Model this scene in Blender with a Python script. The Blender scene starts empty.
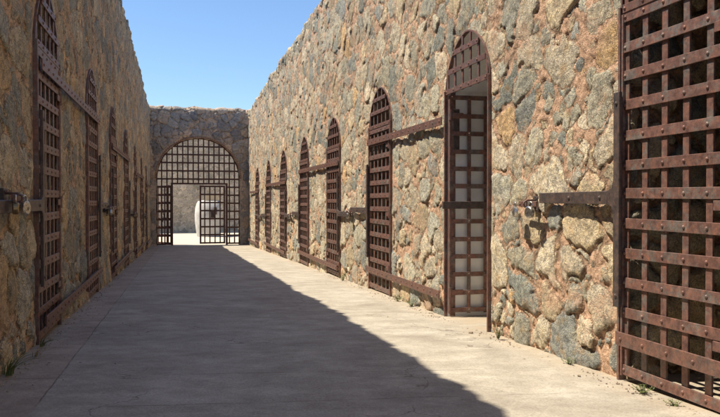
import bpy, bmesh, math, random
import numpy as np
from mathutils import Vector, Matrix

R = math.radians
random.seed(7)
scene = bpy.context.scene
COL = scene.collection

# ------------------------------------------------------------------ camera
SLOPE = 0.030                       # the yard floor falls away from the camera
def fz(y): return -SLOPE * y
def cross(y): return 0.125 * (1 - y / 36.0)                      # the floor also falls a little towards the right wall
def fx(x, y): return fz(y) - cross(y) * min(1.0, max(0.0, (x + 1.2) / 4.3))
def fw(y, side): return fz(y) - (cross(y) if side > 0 else 0.0)
cam_d = bpy.data.cameras.new("camera"); cam = bpy.data.objects.new("camera", cam_d); COL.objects.link(cam)
cam.location = (0, 0, 1.05)
cam.rotation_euler = (R(90 - 0.68), 0, R(-14.57))
cam_d.sensor_width = 36; cam_d.lens = 35.0; cam_d.clip_end = 2000; cam_d.clip_start = 0.05
scene.camera = cam

# ------------------------------------------------------------------ light
SUN = Vector((-0.510, 0.13, 1.0)).normalized()
elev = math.asin(SUN.z); azim = math.atan2(SUN.x, SUN.y)      # clockwise from +Y
world = bpy.data.worlds.new("World"); scene.world = world; world.use_nodes = True
wn = world.node_tree.nodes; wl = world.node_tree.links
wn.clear()
sky = wn.new("ShaderNodeTexSky"); sky.sky_type = 'NISHITA'; sky.sun_disc = False
sky.sun_elevation = elev; sky.sun_rotation = azim % (2 * math.pi)
sky.altitude = 50; sky.air_density = 1.0; sky.dust_density = 0.15; sky.ozone_density = 6.0
bg = wn.new("ShaderNodeBackground"); bg.inputs[1].default_value = 0.112
wo = wn.new("ShaderNodeOutputWorld")
wl.new(sky.outputs[0], bg.inputs[0]); wl.new(bg.outputs[0], wo.inputs[0])
sun_d = bpy.data.lights.new("sun", 'SUN'); sun_d.energy = 5.0; sun_d.angle = R(0.53); sun_d.color = (1.0, 0.90, 0.73)
sun = bpy.data.objects.new("sun", sun_d); COL.objects.link(sun)
sun.rotation_euler = SUN.to_track_quat('Z', 'Y').to_euler()
scene.view_settings.view_transform = 'Standard'; scene.view_settings.look = 'None'
scene.view_settings.gamma = 1; scene.view_settings.use_curve_mapping = False
scene.view_settings.exposure = 0.70
scene.render.engine = 'CYCLES'
scene.cycles.max_bounces = 8; scene.cycles.diffuse_bounces = 5
scene.render.resolution_x = 1024; scene.render.resolution_y = 593

# ------------------------------------------------------------------ helpers
def tag(o, label=None, cat=None, group=None, kind=None):
    if label: o["label"] = label
    if cat: o["category"] = cat
    if group: o["group"] = group
    if kind: o["kind"] = kind
    return o
def empty(name, loc=(0, 0, 0), rz=0):
    o = bpy.data.objects.new(name, None); COL.objects.link(o)
    o.location = loc; o.rotation_euler = (0, 0, rz); o.empty_display_size = 0.1
    return o
def obj(name, bm, mat, parent=None, loc=None, smooth=False):
    me = bpy.data.meshes.new(name)
    bm.normal_update(); bm.to_mesh(me); bm.free()
    if smooth:
        me.polygons.foreach_set("use_smooth", [True] * len(me.polygons))
    if mat: me.materials.append(mat)
    o = bpy.data.objects.new(name, me); COL.objects.link(o)
    if parent: o.parent = parent
    if loc: o.location = loc
    return o
def share(name, src, parent, loc=(0, 0, 0), rot=(0, 0, 0)):
    o = bpy.data.objects.new(name, src.data); COL.objects.link(o); o.parent = parent
    o.location = loc; o.rotation_euler = rot
    return o
def copy_tree(o, parent=None):
    c = o.copy(); COL.objects.link(c); c.parent = parent
    for ch in list(o.children): copy_tree(ch, c)
    return c
def box(bm, x0, x1, y0, y1, z0, z1, bev=0.0):
    vs = [bm.verts.new((x, y, z)) for z in (z0, z1) for y in (y0, y1) for x in (x0, x1)]
    fs = [(0, 2, 3, 1), (4, 5, 7, 6), (0, 1, 5, 4), (2, 6, 7, 3), (0, 4, 6, 2), (1, 3, 7, 5)]
    faces = [bm.faces.new([vs[i] for i in f]) for f in fs]
    if bev:
        es = list({e for f in faces for e in f.edges})
        bmesh.ops.bevel(bm, geom=es, offset=bev, segments=1, affect='EDGES')
def dome(bm, c, r, ax='y', sgn=1, n=8, flat=0.75):
    rings = []
    for k in range(3):
        a = k * math.pi / 6
        rr = r * math.cos(a); hh = r * flat * math.sin(a) * sgn
        ring = []
        for i in range(n):
            t = 2 * math.pi * i / n
            p, q = rr * math.cos(t), rr * math.sin(t)
            ring.append(bm.verts.new((c[0] + p, c[1] + hh, c[2] + q)))
        rings.append(ring)
    top = bm.verts.new((c[0], c[1] + r * flat * sgn, c[2]))
    for a, b in zip(rings[:-1], rings[1:]):
        for i in range(n):
            bm.faces.new((a[i], a[(i + 1) % n], b[(i + 1) % n], b[i]))
    for i in range(n): bm.faces.new((rings[-1][i], rings[-1][(i + 1) % n], top))
def tube(bm, pts, r, n=8, closed_ends=True):
    pts = [Vector(p) for p in pts]; rings = []
    for i, p in enumerate(pts):
        d = (pts[min(i + 1, len(pts) - 1)] - pts[max(i - 1, 0)]).normalized()
        u = d.orthogonal().normalized() if i == 0 else (u - d * u.dot(d)).normalized()
        v = d.cross(u)
        rr = r[i] if isinstance(r, (list, tuple)) else r
        rings.append([bm.verts.new(p + rr * (u * math.cos(2 * math.pi * k / n) + v * math.sin(2 * math.pi * k / n))) for k in range(n)])
    for a, b in zip(rings[:-1], rings[1:]):
        for k in range(n): bm.faces.new((a[k], a[(k + 1) % n], b[(k + 1) % n], b[k]))
    if closed_ends:
        bm.faces.new(rings[0][::-1]); bm.faces.new(rings[-1])

# --------------------------------------------------------- numpy noise / stones
def h2(i, j, k):
    """hash of integer lattice -> [0,1)"""
    i = i.astype(np.int64); j = j.astype(np.int64)
    n = (i * 374761393 + j * 668265263 + int(k) * 1274126177) & 0xffffffff
    n = ((n ^ (n >> 13)) * 1274126177) & 0xffffffff
    n = ((n ^ (n >> 15)) * 2246822519) & 0xffffffff
    n = n ^ (n >> 16)
    return (n & 0xffffff) / float(0x1000000)
def noise(x, y, k):
    xi = np.floor(x); yi = np.floor(y); fx = x - xi; fy = y - yi
    ux = fx * fx * fx * (fx * (fx * 6 - 15) + 10); uy = fy * fy * fy * (fy * (fy * 6 - 15) + 10)
    def g(a, b, dx, dy):
        t = h2(xi + a, yi + b, k) * 2 * np.pi
        return np.cos(t) * dx + np.sin(t) * dy
    n00 = g(0, 0, fx, fy); n10 = g(1, 0, fx - 1, fy); n01 = g(0, 1, fx, fy - 1); n11 = g(1, 1, fx - 1, fy - 1)
    return ((n00 * (1 - ux) + n10 * ux) * (1 - uy) + (n01 * (1 - ux) + n11 * ux) * uy) * 1.5
def fbm(x, y, k, o=3):
    s = 0; a = 1.0
    for q in range(o):
        s = s + a * noise(x, y, k + q * 17); x = x * 2.03 + 5.1; y = y * 2.03 + 9.7; a *= 0.5
    return s
def sst(x, a, b):
    t = np.clip((x - a) / (b - a), 0, 1); return t * t * (3 - 2 * t)
def cells(u, v, cu, cv, k, rad=(0.66, 1.36), drop=0.16, p=4.0, gap=0.0):
    """weighted, rotated, boxy cells. returns signed distance into own stone (m), ids"""
    iu = np.floor(u / cu); iv = np.floor(v / cv)
    F1 = np.full(u.shape, 9.0); F2 = F1.copy(); I = np.zeros_like(u); J = np.zeros_like(u)
    DX = np.zeros_like(u); DY = np.zeros_like(u)
    for a in range(-2, 3):
        for b in range(-2, 3):
            ci = iu + a; cj = iv + b
            sx = (ci + 0.5 + 0.78 * (h2(ci, cj, k) - 0.5) + 0.5 * (np.mod(cj, 2) - 0.5)) * cu
            sy = (cj + 0.5 + 0.74 * (h2(ci, cj, k + 1) - 0.5)) * cv
            r = rad[0] + (rad[1] - rad[0]) * h2(ci, cj, k + 2)
            dr = h2(ci, cj, k + 3) < drop
            r = np.where(dr, 0.32, r)
            t = (h2(ci, cj, k + 4) - 0.5) * 1.3
            asp = 0.78 + 0.5 * h2(ci, cj, k + 5)
            dx = u - sx; dy = v - sy
            ex = (dx * np.cos(t) + dy * np.sin(t)) / asp; ey = (-dx * np.sin(t) + dy * np.cos(t)) * asp
            sk = (h2(ci, cj, k + 6) - 0.5) * 0.6
            ex = ex + sk * ey
            d = (np.abs(ex) ** p + np.abs(ey) ** p) ** (1 / p) / r
            m1 = d < F1
            F2 = np.where(m1, F1, np.minimum(F2, d))
            I = np.where(m1, ci, I); J = np.where(m1, cj, J); DX = np.where(m1, dx, DX); DY = np.where(m1, dy, DY)
            F1 = np.where(m1, d, F1)
    size = 0.5 * (cu + cv)
    sdf = np.minimum((F2 - F1) * 0.5, 0.60 * size - F1) - gap
    return sdf, I, J, DX, DY
def stones(u, v, k, cu=0.42, cv=0.32, relief=1.0, gap=0.017, erode=None, gapn=0.026):
    """height (m), stone mask distance (m), three random values per stone"""
    u = u.astype(float); v = v.astype(float)
    wu = u + 0.034 * fbm(u * 3.1, v * 3.1, k + 50, 3) + 0.018 * fbm(u * 14, v * 14, k + 60, 2)
    wv = v + 0.034 * fbm(u * 3.1, v * 3.1, k + 80, 3) + 0.018 * fbm(u * 14, v * 14, k + 90, 2)
    g = gap + gapn * fbm(u * 1.3, v * 1.3, k + 110, 2)
    s1, I, J, DX, DY = cells(wu, wv, cu, cv, k)
    s1 = s1 - g
    s2, I2, J2, DX2, DY2 = cells(wu, wv, cu * 0.40, cv * 0.40, k + 300, (0.7, 1.2), 0.35)
    s2 = np.minimum(s2 - 0.006, -s1 - 0.012)
    s2 = np.where(h2(I2, J2, k + 333) < 0.8, s2, -0.05)
    small = s2 > s1
    sdf = np.where(small, s2, s1)
    I = np.where(small, I2 + 7000, I); J = np.where(small, J2, J)
    DX = np.where(small, DX2, DX); DY = np.where(small, DY2, DY)
    r0 = h2(I, J, k + 7); r1 = h2(I, J, k + 8); r2 = h2(I, J, k + 9); r3 = h2(I, J, k + 10)
    er = 0 if erode is None else erode
    up = sst(sdf, -0.006, 0.012)
    dome_ = sst(sdf, 0.0, 0.05)
    ridg = 1 - np.abs(fbm(u * 6 + r1 * 30, v * 6 + r0 * 9, k + 150, 3))
    rough = fbm(u * 13 + r0 * 50, v * 13, k + 140, 4) * 0.0055 + (ridg - 0.7) * 0.008
    amp = np.where(small, 0.3, 1.0)
    # each face is broken into two or three flat facets
    fa = (r2 - 0.5) * DX + (r3 - 0.5) * DY; fb = (r3 - 0.5) * DX - (r2 - 0.5) * DY + 0.012
    tilt = np.clip(np.minimum(fa, fb) * 0.24, -0.014, 0.014)
    hs = (0.005 + 0.010 * r1 + 0.024 * er * (0.5 + r0)) * amp + dome_ * (0.004 + 0.018 * er) * amp + tilt * amp + rough
    hm = fbm(u * 12, v * 12, k + 170, 4) * 0.011 + 0.003 + 0.005 * fbm(u * 2, v * 2, k + 180, 2) - 0.05 * er * sst(-sdf, -0.02, 0.03) - 0.008 * sst(sdf, -0.022, -0.004)
    h = hm * (1 - up) + hs * up
    return h * relief, sdf, r0, r1, r2
def grid_mesh(name, P, sdf, rnd, mat, keep=None, parent=None, flip=False):
    nu, nv = P.shape[:2]
    idx = np.arange(nu * nv).reshape(nu, nv)
    q = np.stack([idx[:-1, :-1], idx[1:, :-1], idx[1:, 1:], idx[:-1, 1:]], -1).reshape(-1, 4)
    if keep is not None: q = q[keep.reshape(-1)]
    if flip: q = q[:, ::-1]
    used = np.zeros(nu * nv, bool); used[q.ravel()] = True
    remap = np.cumsum(used) - 1
    q = remap[q]; V = P.reshape(-1, 3)[used]
    me = bpy.data.meshes.new(name)
    me.vertices.add(len(V)); me.vertices.foreach_set("co", V.astype(np.float32).ravel())
    me.loops.add(q.size); me.loops.foreach_set("vertex_index", q.astype(np.int32).ravel())
    me.polygons.add(len(q)); me.polygons.foreach_set("loop_start", np.arange(0, q.size, 4, dtype=np.int32))
    try: me.polygons.foreach_set("loop_total", np.full(len(q), 4, dtype=np.int32))
    except Exception: pass
    me.update(calc_edges=True)
    me.polygons.foreach_set("use_smooth", np.ones(len(q), bool))
    a = me.attributes.new("sdf", 'FLOAT', 'POINT'); a.data.foreach_set("value", sdf.reshape(-1)[used].astype(np.float32))
    c = np.stack([r.reshape(-1)[used] for r in rnd] + [np.ones(len(V))], -1).astype(np.float32)
    a = me.attributes.new("rnd", 'FLOAT_COLOR', 'POINT'); a.data.foreach_set("color", c.ravel())
    me.materials.append(mat); me.validate(); me.update()
    o = bpy.data.objects.new(name, me); COL.objects.link(o)
    if parent: o.parent = parent
    return o

# ------------------------------------------------------------------ materials
class NT:
    def __init__(s, name):
        s.m = bpy.data.materials.new(name); s.m.use_nodes = True; s.t = s.m.node_tree
        s.n = s.t.nodes; s.l = s.t.links; s.b = s.n["Principled BSDF"]
        s.b.inputs["Specular IOR Level"].default_value = 0.3
    def new(s, t, **kw):
        x = s.n.new(t)
        for a, b in kw.items(): setattr(x, a, b)
        return x
    def link(s, a, b): s.l.new(a, b)
    def coord(s):
        if not hasattr(s, "c"): s.c = s.new("ShaderNodeTexCoord").outputs["Object"]
        return s.c
    def noise(s, sc, det=4, rough=0.6, vec=None, dist=0):
        x = s.new("ShaderNodeTexNoise"); x.inputs["Scale"].default_value = sc; x.inputs["Detail"].default_value = det
        x.inputs["Roughness"].default_value = rough; x.inputs["Distortion"].default_value = dist
        s.link(vec or s.coord(), x.inputs["Vector"]); return x.outputs["Fac"]
    def ramp(s, fac, stops, interp='LINEAR'):
        x = s.new("ShaderNodeValToRGB"); x.color_ramp.interpolation = interp; e = x.color_ramp.elements
        while len(e) < len(stops): e.new(0.5)
        for k, (p, c) in enumerate(stops):
            e[k].position = p; e[k].color = (*c, 1) if len(c) == 3 else c
        s.link(fac, x.inputs[0]); return x.outputs[0]
    def gray(s, fac, a, b):
        x = s.new("ShaderNodeMapRange"); x.inputs[1].default_value = a; x.inputs[2].default_value = b
        s.link(fac, x.inputs[0]); return x.outputs[0]
    def mix(s, fac, a, b, mode='MIX'):
        x = s.new("ShaderNodeMix", data_type='RGBA', blend_type=mode)
        for sock, v in ((x.inputs[0], fac), (x.inputs[6], a), (x.inputs[7], b)):
            if hasattr(v, "is_output"): s.link(v, sock)
            elif isinstance(v, (int, float)): sock.default_value = v
            else: sock.default_value = (*v, 1)
        return x.outputs[2]
    def math(s, op, a, b=0.0, c=None):
        x = s.new("ShaderNodeMath", operation=op)
        for i, v in enumerate((a, b) if c is None else (a, b, c)):
            if hasattr(v, "is_output"): s.link(v, x.inputs[i])
            else: x.inputs[i].default_value = v
        return x.outputs[0]
    def bump(s, h, st, dist=0.01, nrm=None):
        x = s.new("ShaderNodeBump"); x.inputs["Strength"].default_value = st; x.inputs["Distance"].default_value = dist
        s.link(h, x.inputs["Height"])
        if nrm: s.link(nrm, x.inputs["Normal"])
        return x.outputs[0]
    def out(s, col, rough=0.9, nrm=None, metal=0):
        for k, v in (("Base Color", col), ("Roughness", rough), ("Metallic", metal)):
            if hasattr(v, "is_output"): s.link(v, s.b.inputs[k])
            elif isinstance(v, (int, float)): s.b.inputs[k].default_value = v
            else: s.b.inputs[k].default_value = (*v, 1)
        if nrm: s.link(nrm, s.b.inputs["Normal"])
        return s.m

def stone_mat(name, ramp_stops, mortar, mortar2, upper=None, val=(1, 1, 1)):
    t = NT(name)
    sd = t.new("ShaderNodeAttribute", attribute_name="sdf").outputs["Fac"]
    rn = t.new("ShaderNodeAttribute", attribute_name="rnd").outputs["Color"]
    sep = t.new("ShaderNodeSeparateColor"); t.link(rn, sep.inputs[0]); r0, r1, r2 = sep.outputs
    n_f = t.noise(38, 5, 0.7); n_m = t.noise(11, 4, 0.65); n_l = t.noise(2.2, 3, 0.6); n_s = t.noise(140, 3, 0.7)
    edge = t.math('ADD', sd, t.math('MULTIPLY', t.math('SUBTRACT', n_f, 0.5), 0.016))
    edge = t.math('ADD', edge, t.math('MULTIPLY', t.math('SUBTRACT', n_m, 0.52), 0.014))
    mask = t.gray(edge, -0.001, 0.005)
    base = t.ramp(r0, ramp_stops, 'CONSTANT')
    bri = t.math('MULTIPLY_ADD', r1, 0.45, 0.82)
    base = t.mix(1.0, base, bri, 'MULTIPLY')
    # mineral speckle and lichen blotches
    spk = t.ramp(n_s, [(0.34, (0.45, 0.45, 0.46)), (0.50, (1, 1, 1)), (0.66, (1.45, 1.42, 1.35))])
    base = t.mix(0.75, base, spk, 'MULTIPLY')
    blo = t.ramp(n_m, [(0.34, (0.62, 0.62, 0.64)), (0.5, (1, 1, 1)), (0.68, (1.25, 1.18, 1.0))])
    base = t.mix(0.8, base, blo, 'MULTIPLY')
    mid_ = t.ramp(t.noise(62, 4, 0.75), [(0.36, (0.45, 0.46, 0.47)), (0.5, (1, 1, 1)), (0.64, (1.4, 1.36, 1.25))])
    base = t.mix(0.65, base, mid_, 'MULTIPLY')
    och = t.gray(t.noise(5.5, 3, 0.6), 0.56, 0.70)
    base = t.mix(t.math('MULTIPLY', och, 0.55), base, (0.40, 0.25, 0.12))
    mo = t.mix(t.gray(n_l, 0.35, 0.65), mortar, mortar2)
    mo = t.mix(0.8, mo, t.ramp(n_f, [(0.3, (0.55, 0.5, 0.48)), (0.5, (1, 1, 1)), (0.7, (1.2, 1.2, 1.2))]), 'MULTIPLY')
    mo = t.mix(t.gray(n_s, 0.60, 0.70), mo, (0.42, 0.36, 0.28))
    # thin skin of mortar smeared over parts of the stones
    sm = t.math('MULTIPLY', t.gray(t.math('ADD', n_l, t.math('MULTIPLY', n_f, 0.5)), 0.80, 0.92), 0.65)
    base = t.mix(sm, base, mo)
    col = t.mix(mask, mo, base)
    crev = t.gray(edge, -0.009, 0.001); crev2 = t.gray(edge, 0.008, 0.001)
    gapm = t.math('MULTIPLY', t.math('MULTIPLY', crev, crev2), t.gray(t.noise(4.5, 4, 0.65), 0.44, 0.54))
    col = t.mix(t.math('MULTIPLY', gapm, 0.75), col, (0.13, 0.09, 0.06))
    col = t.mix(1.0, col, val, 'MULTIPLY')
    hh = t.math('ADD', t.math('MULTIPLY', n_f, 1.0), t.math('MULTIPLY', n_s, 0.35))
    hh = t.math('ADD', hh, t.math('MULTIPLY', mask, 0.35))
    hh = t.math('ADD', hh, t.math('MULTIPLY', n_m, 1.1))
    cr = t.math('MULTIPLY', t.gray(t.math('ABSOLUTE', t.math('SUBTRACT', t.noise(7, 5, 0.7, dist=0.8), 0.5)), 0.0, 0.03), 0.45)
    hh = t.math('ADD', hh, cr)
    return t.out(col, 0.93, t.bump(hh, 1.0, 0.024))
M = {}
M['right'] = stone_mat("warm_rubble_stone", [(0.0, (0.57, 0.52, 0.41)), (0.16, (0.42, 0.42, 0.36)), (0.32, (0.56, 0.48, 0.34)), (0.46, (0.46, 0.445, 0.36)),
    (0.60, (0.29, 0.315, 0.29)), (0.72, (0.62, 0.56, 0.44)), (0.83, (0.60, 0.43, 0.25)), (0.88, (0.34, 0.36, 0.34))], (0.68, 0.47, 0.33), (0.60, 0.395, 0.27), val=(1.02, 0.98, 0.95))
M['left'] = stone_mat("orange_rubble_stone", [(0.0, (0.60, 0.51, 0.36)), (0.2, (0.42, 0.40, 0.33)), (0.4, (0.64, 0.51, 0.33)), (0.55, (0.34, 0.345, 0.31)),
    (0.68, (0.66, 0.52, 0.34)), (0.82, (0.50, 0.45, 0.35)), (0.92, (0.68, 0.49, 0.28))], (0.76, 0.52, 0.34), (0.68, 0.46, 0.29))
M['gate'] = stone_mat("dark_basalt_rubble", [(0.0, (0.50, 0.45, 0.39)), (0.2, (0.37, 0.35, 0.33)), (0.42, (0.62, 0.50, 0.40)), (0.6, (0.46, 0.41, 0.36)),
    (0.75, (0.66, 0.50, 0.37)), (0.90, (0.27, 0.26, 0.26))], (0.60, 0.46, 0.34), (0.72, 0.54, 0.39))
M['far'] = stone_mat("pale_adobe_stone", [(0.0, (0.56, 0.48, 0.37)), (0.25, (0.49, 0.42, 0.33)), (0.5, (0.62, 0.53, 0.41)), (0.75, (0.42, 0.37, 0.29))],
    (0.62, 0.52, 0.40), (0.66, 0.56, 0.43))

def plaster(name, c1, c2):
    t = NT(name); n1 = t.noise(3, 5, 0.65); n2 = t.noise(40, 4, 0.6)
    col = t.mix(t.gray(n1, 0.35, 0.7), c1, c2)
    return t.out(col, 0.9, t.bump(t.math('ADD', n1, t.math('MULTIPLY', n2, 0.3)), 0.6, 0.01))
M['white'] = plaster("whitewashed_plaster", (0.86, 0.86, 0.85), (0.74, 0.74, 0.72))
M['dusty'] = plaster("dusty_whitewash", (0.55, 0.54, 0.51), (0.40, 0.38, 0.34))
M['darkroom'] = plaster("sooty_cell_plaster", (0.50, 0.41, 0.30), (0.36, 0.29, 0.21))
M['roof'] = plaster("roof_mortar", (0.32, 0.26, 0.20), (0.24, 0.20, 0.16))
M['brick'] = plaster("worn_arch_brick", (0.30, 0.17, 0.11), (0.24, 0.15, 0.10))

def iron(name, c1, c2, c3, sc=1.0):
    t = NT(name); geo = t.new("ShaderNodeNewGeometry").outputs["Position"]
    n1 = t.noise(7 * sc, 5, 0.75, vec=geo); n2 = t.noise(45, 4, 0.7, vec=geo); n3 = t.noise(160, 3, 0.7, vec=geo)
    col = t.mix(t.math('MULTIPLY', t.gray(n1, 0.49, 0.62), 0.8), c1, c2)
    col = t.mix(t.gray(n2, 0.54, 0.72), col, c3)
    n4 = t.noise(16, 5, 0.75, vec=geo)
    col = t.mix(0.85, col, t.ramp(n4, [(0.34, (0.55, 0.52, 0.52)), (0.5, (1, 1, 1)), (0.66, (1.55, 1.35, 1.2))]), 'MULTIPLY')
    col = t.mix(0.6, col, t.ramp(n3, [(0.3, (0.6, 0.6, 0.6)), (0.6, (1.1, 1.1, 1.1))]), 'MULTIPLY')
    return t.out(col, t.math('MULTIPLY_ADD', n2, 0.45, 0.26), t.bump(t.math('ADD', n2, t.math('MULTIPLY', n3, .5)), 0.35, 0.004), 0.25)
M['iron'] = iron("rusted_iron", (0.185, 0.102, 0.084), (0.175, 0.172, 0.160), (0.27, 0.125, 0.08))
M['iron_tie'] = iron("red_rusted_iron", (0.18, 0.098, 0.078), (0.13, 0.10, 0.09), (0.23, 0.115, 0.075))
M['iron_dark'] = iron("dark_painted_iron", (0.105, 0.080, 0.072), (0.06, 0.058, 0.060), (0.19, 0.10, 0.07))
M['iron_gate'] = iron("brown_gate_iron", (0.105, 0.055, 0.045), (0.08, 0.055, 0.05), (0.15, 0.07, 0.05))
t = NT("worn_steel"); n = t.noise(60, 4, 0.6)
M['steel'] = t.out(t.mix(t.gray(n, 0.45, 0.65), (0.55, 0.53, 0.50), (0.30, 0.26, 0.22)), 0.32, t.bump(n, 0.2, 0.002), 0.9)
t = NT("tarnished_brass"); n = t.noise(60, 4, 0.6)
M['brass'] = t.out(t.mix(t.gray(n, 0.45, 0.65), (0.34, 0.24, 0.12), (0.20, 0.15, 0.10)), 0.4, t.bump(n, 0.2, 0.002), 0.8)

def leafm(name, a, b):
    t = NT(name); geo = t.new("ShaderNodeNewGeometry").outputs["Position"]
    n = t.noise(30, 2, 0.5, vec=geo); t.b.inputs["Subsurface Weight"].default_value = 0.0
    return t.out(t.mix(n, a, b), 0.6)
M['grass'] = leafm("weed_green", (0.07, 0.11, 0.03), (0.16, 0.17, 0.06))
M['drygrass'] = leafm("dry_grass", (0.25, 0.19, 0.09), (0.34, 0.27, 0.14))
M['leaflitter'] = leafm("dead_leaf", (0.10, 0.06, 0.035), (0.20, 0.12, 0.06))
t = NT("pebble_stone"); n = t.noise(30)
M['pebble'] = t.out(t.mix(n, (0.36, 0.27, 0.19), (0.25, 0.22, 0.19)), 0.9)

# concrete floor: slab joints, settlement cracks, a pinker kerb strip along the left wall
def floor_mat():
    t = NT("weathered_concrete"); co = t.coord()
    sep = t.new("ShaderNodeSeparateXYZ"); t.link(co, sep.inputs[0]); X, Y, Z = sep.outputs
    wob = t.math('MULTIPLY', t.math('SUBTRACT', t.noise(2.5, 5, 0.7), 0.5), 0.035)
    yy = t.math('ADD', t.math('MULTIPLY_ADD', X, 0.075, Y), wob)
    xx = t.math('ADD', X, wob)
    # streaky mottling, stretched across the walk
    mp = t.new("ShaderNodeMapping"); mp.inputs["Scale"].default_value = (0.8, 1.15, 1); t.link(co, mp.inputs[0])
    st = t.noise(1.3, 6, 0.62, vec=mp.outputs[0], dist=0.6); st2 = t.noise(4.0, 5, 0.65, vec=mp.outputs[0])
    fine = t.noise(70, 4, 0.7); med = t.noise(14, 4, 0.65)
    col = t.ramp(st, [(0.30, (0.32, 0.285, 0.235)), (0.5, (0.39, 0.355, 0.295)), (0.68, (0.45, 0.415, 0.355))])
    col = t.mix(0.7, col, t.ramp(st2, [(0.34, (0.80, 0.79, 0.78)), (0.52, (1, 1, 1)), (0.64, (1.2, 1.21, 1.22))]), 'MULTIPLY')
    col = t.mix(0.6, col, t.ramp(med, [(0.3, (0.84, 0.83, 0.82)), (0.6, (1.05, 1.05, 1.05))]), 'MULTIPLY')
    col = t.mix(0.6, col, t.ramp(fine, [(0.36, (0.6, 0.59, 0.58)), (0.58, (1.1, 1.1, 1.1))]), 'MULTIPLY')
    strip = t.math('LESS_THAN', xx, -0.80)
    col = t.mix(strip, col, t.mix(1.0, col, (1.0, 0.91, 0.87), 'MULTIPLY'))
    # per-slab tone: steps at the cross joints
    JY = [1.4, 2.7, 4.27, 5.08, 7.15, 8.4, 11.0, 13.6, 16.2, 18.8, 21.4, 24.0, 26.6, 29.2]
    lines = None; tone = None
    for k, j in enumerate(JY):
        d = t.math('ABSOLUTE', t.math('SUBTRACT', yy, j))
        w = 0.004 + 0.0003 * j
        ln = t.math('LESS_THAN', d, w)
        lines = ln if lines is None else t.math('MAXIMUM', lines, ln)
        g = t.math('MULTIPLY', t.math('GREATER_THAN', yy, j), [0.03, -0.04, 0.04, -0.02, 0.03, -0.04, 0.02][k % 7])
        tone = g if tone is None else t.math('ADD', tone, g)
    tone = t.math('ADD', tone, 0.97)
    col = t.mix(1.0, col, tone, 'MULTIPLY')
    ls = t.math('LESS_THAN', t.math('ABSOLUTE', t.math('SUBTRACT', xx, -0.80)), 0.006)
    lines = t.math('MAXIMUM', lines, ls)
    lines = t.math('MULTIPLY', lines, t.gray(t.noise(1.7, 4, 0.7), 0.40, 0.56))
    # cracks
    wv = t.new("ShaderNodeVectorMath", operation='ADD')
    ns = t.new("ShaderNodeTexNoise"); ns.inputs["Scale"].default_value = 2.2; ns.inputs["Detail"].default_value = 6; t.link(co, ns.inputs["Vector"])
    sc = t.new("ShaderNodeVectorMath", operation='SCALE'); sc.inputs["Scale"].default_value = 0.8; t.link(ns.outputs["Color"], sc.inputs[0])
    t.link(co, wv.inputs[0]); t.link(sc.outputs[0], wv.inputs[1])
    vo = t.new("ShaderNodeTexVoronoi", feature='DISTANCE_TO_EDGE'); vo.inputs["Scale"].default_value = 0.42; t.link(wv.outputs[0], vo.inputs["Vector"])
    ck = t.math('LESS_THAN', vo.outputs["Distance"], 0.0022)
    ck = t.math('MULTIPLY', ck, t.gray(t.noise(0.9, 2, 0.5), 0.46, 0.52))
    allc = t.math('MAXIMUM', t.math('MULTIPLY', lines, 0.75), t.math('MULTIPLY', ck, 0.7))
    col = t.mix(allc, col, (0.13, 0.10, 0.08))
    # wind-blown dirt gathered along the foot of the walls
    dr = t.math('MAXIMUM', t.gray(X, 2.72, 3.08), t.gray(X, -1.10, -1.25))
    dr = t.math('MULTIPLY', dr, t.gray(t.noise(3.5, 4, 0.65), 0.30, 0.55))
    col = t.mix(t.math('MULTIPLY', dr, 0.6), col, (0.40, 0.31, 0.21))
    stain = t.math('MULTIPLY', t.gray(t.noise(0.75, 4, 0.6, dist=1.2), 0.56, 0.66), 0.22)
    col = t.mix(stain, col, (0.20, 0.17, 0.14))
    spot = t.gray(t.noise(23, 2, 0.5), 0.70, 0.74)
    col = t.mix(t.math('MULTIPLY', spot, 0.4), col, (0.16, 0.13, 0.10))
    hh = t.math('ADD', t.math('MULTIPLY', fine, 0.35), t.math('MULTIPLY', med, 0.8))
    hh = t.math('SUBTRACT', hh, t.math('MULTIPLY', allc, 1.2))
    return t.out(col, t.math('MULTIPLY_ADD', st2, -0.3, 0.88), t.bump(hh, 0.55, 0.007))
M['floor'] = floor_mat()
t = NT("pale_gravel"); n1 = t.noise(1.2, 5, 0.6); n2 = t.noise(45, 4, 0.7)
M['court'] = t.out(t.mix(0.6, t.mix(n1, (0.50, 0.43, 0.34), (0.62, 0.55, 0.45)), t.ramp(n2, [(0.3, (0.7, 0.7, 0.7)), (0.6, (1.1, 1.1, 1.1))]), 'MULTIPLY'), 0.95, t.bump(n2, 0.7, 0.02))
t = NT("desert_soil"); n1 = t.noise(0.3, 5, 0.6)
M['soil'] = t.out(t.mix(n1, (0.36, 0.27, 0.19), (0.44, 0.35, 0.26)), 0.95)

# ------------------------------------------------------------------ ground
XR, XL = 3.10, -1.205
YG = 32.0
H_WALL = 6.0
bm = bmesh.new()
vs = [bm.verts.new(p) for p in ((-900, -900, -1.30), (900, -900, -1.30), (900, 900, -1.30), (-900, 900, -1.30))]
bm.faces.new(vs); tag(obj("ground", bm, M['soil']), kind="structure")
bm = bmesh.new()
ny = 84
rows = [[bm.verts.new((x, -10 + i * 0.5, fx(x, -10 + i * 0.5) + (0.006 * math.sin(i * 1.7 + x * 2.1)))) for x in np.linspace(-7, 9, 33)] for i in range(ny + 1)]
for a, b in zip(rows[:-1], rows[1:]):
    for i in range(len(a) - 1): bm.faces.new((a[i], a[i + 1], b[i + 1], b[i]))
tag(obj("path", bm, M['floor'], smooth=True), "long concrete walkway between the two rubble walls", None, kind="structure")
bm = bmesh.new()
vs = [bm.verts.new(p) for p in ((-14, YG, -0.965), (20, YG, -0.965), (20, 60, -1.00), (-14, 60, -1.00))]
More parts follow.
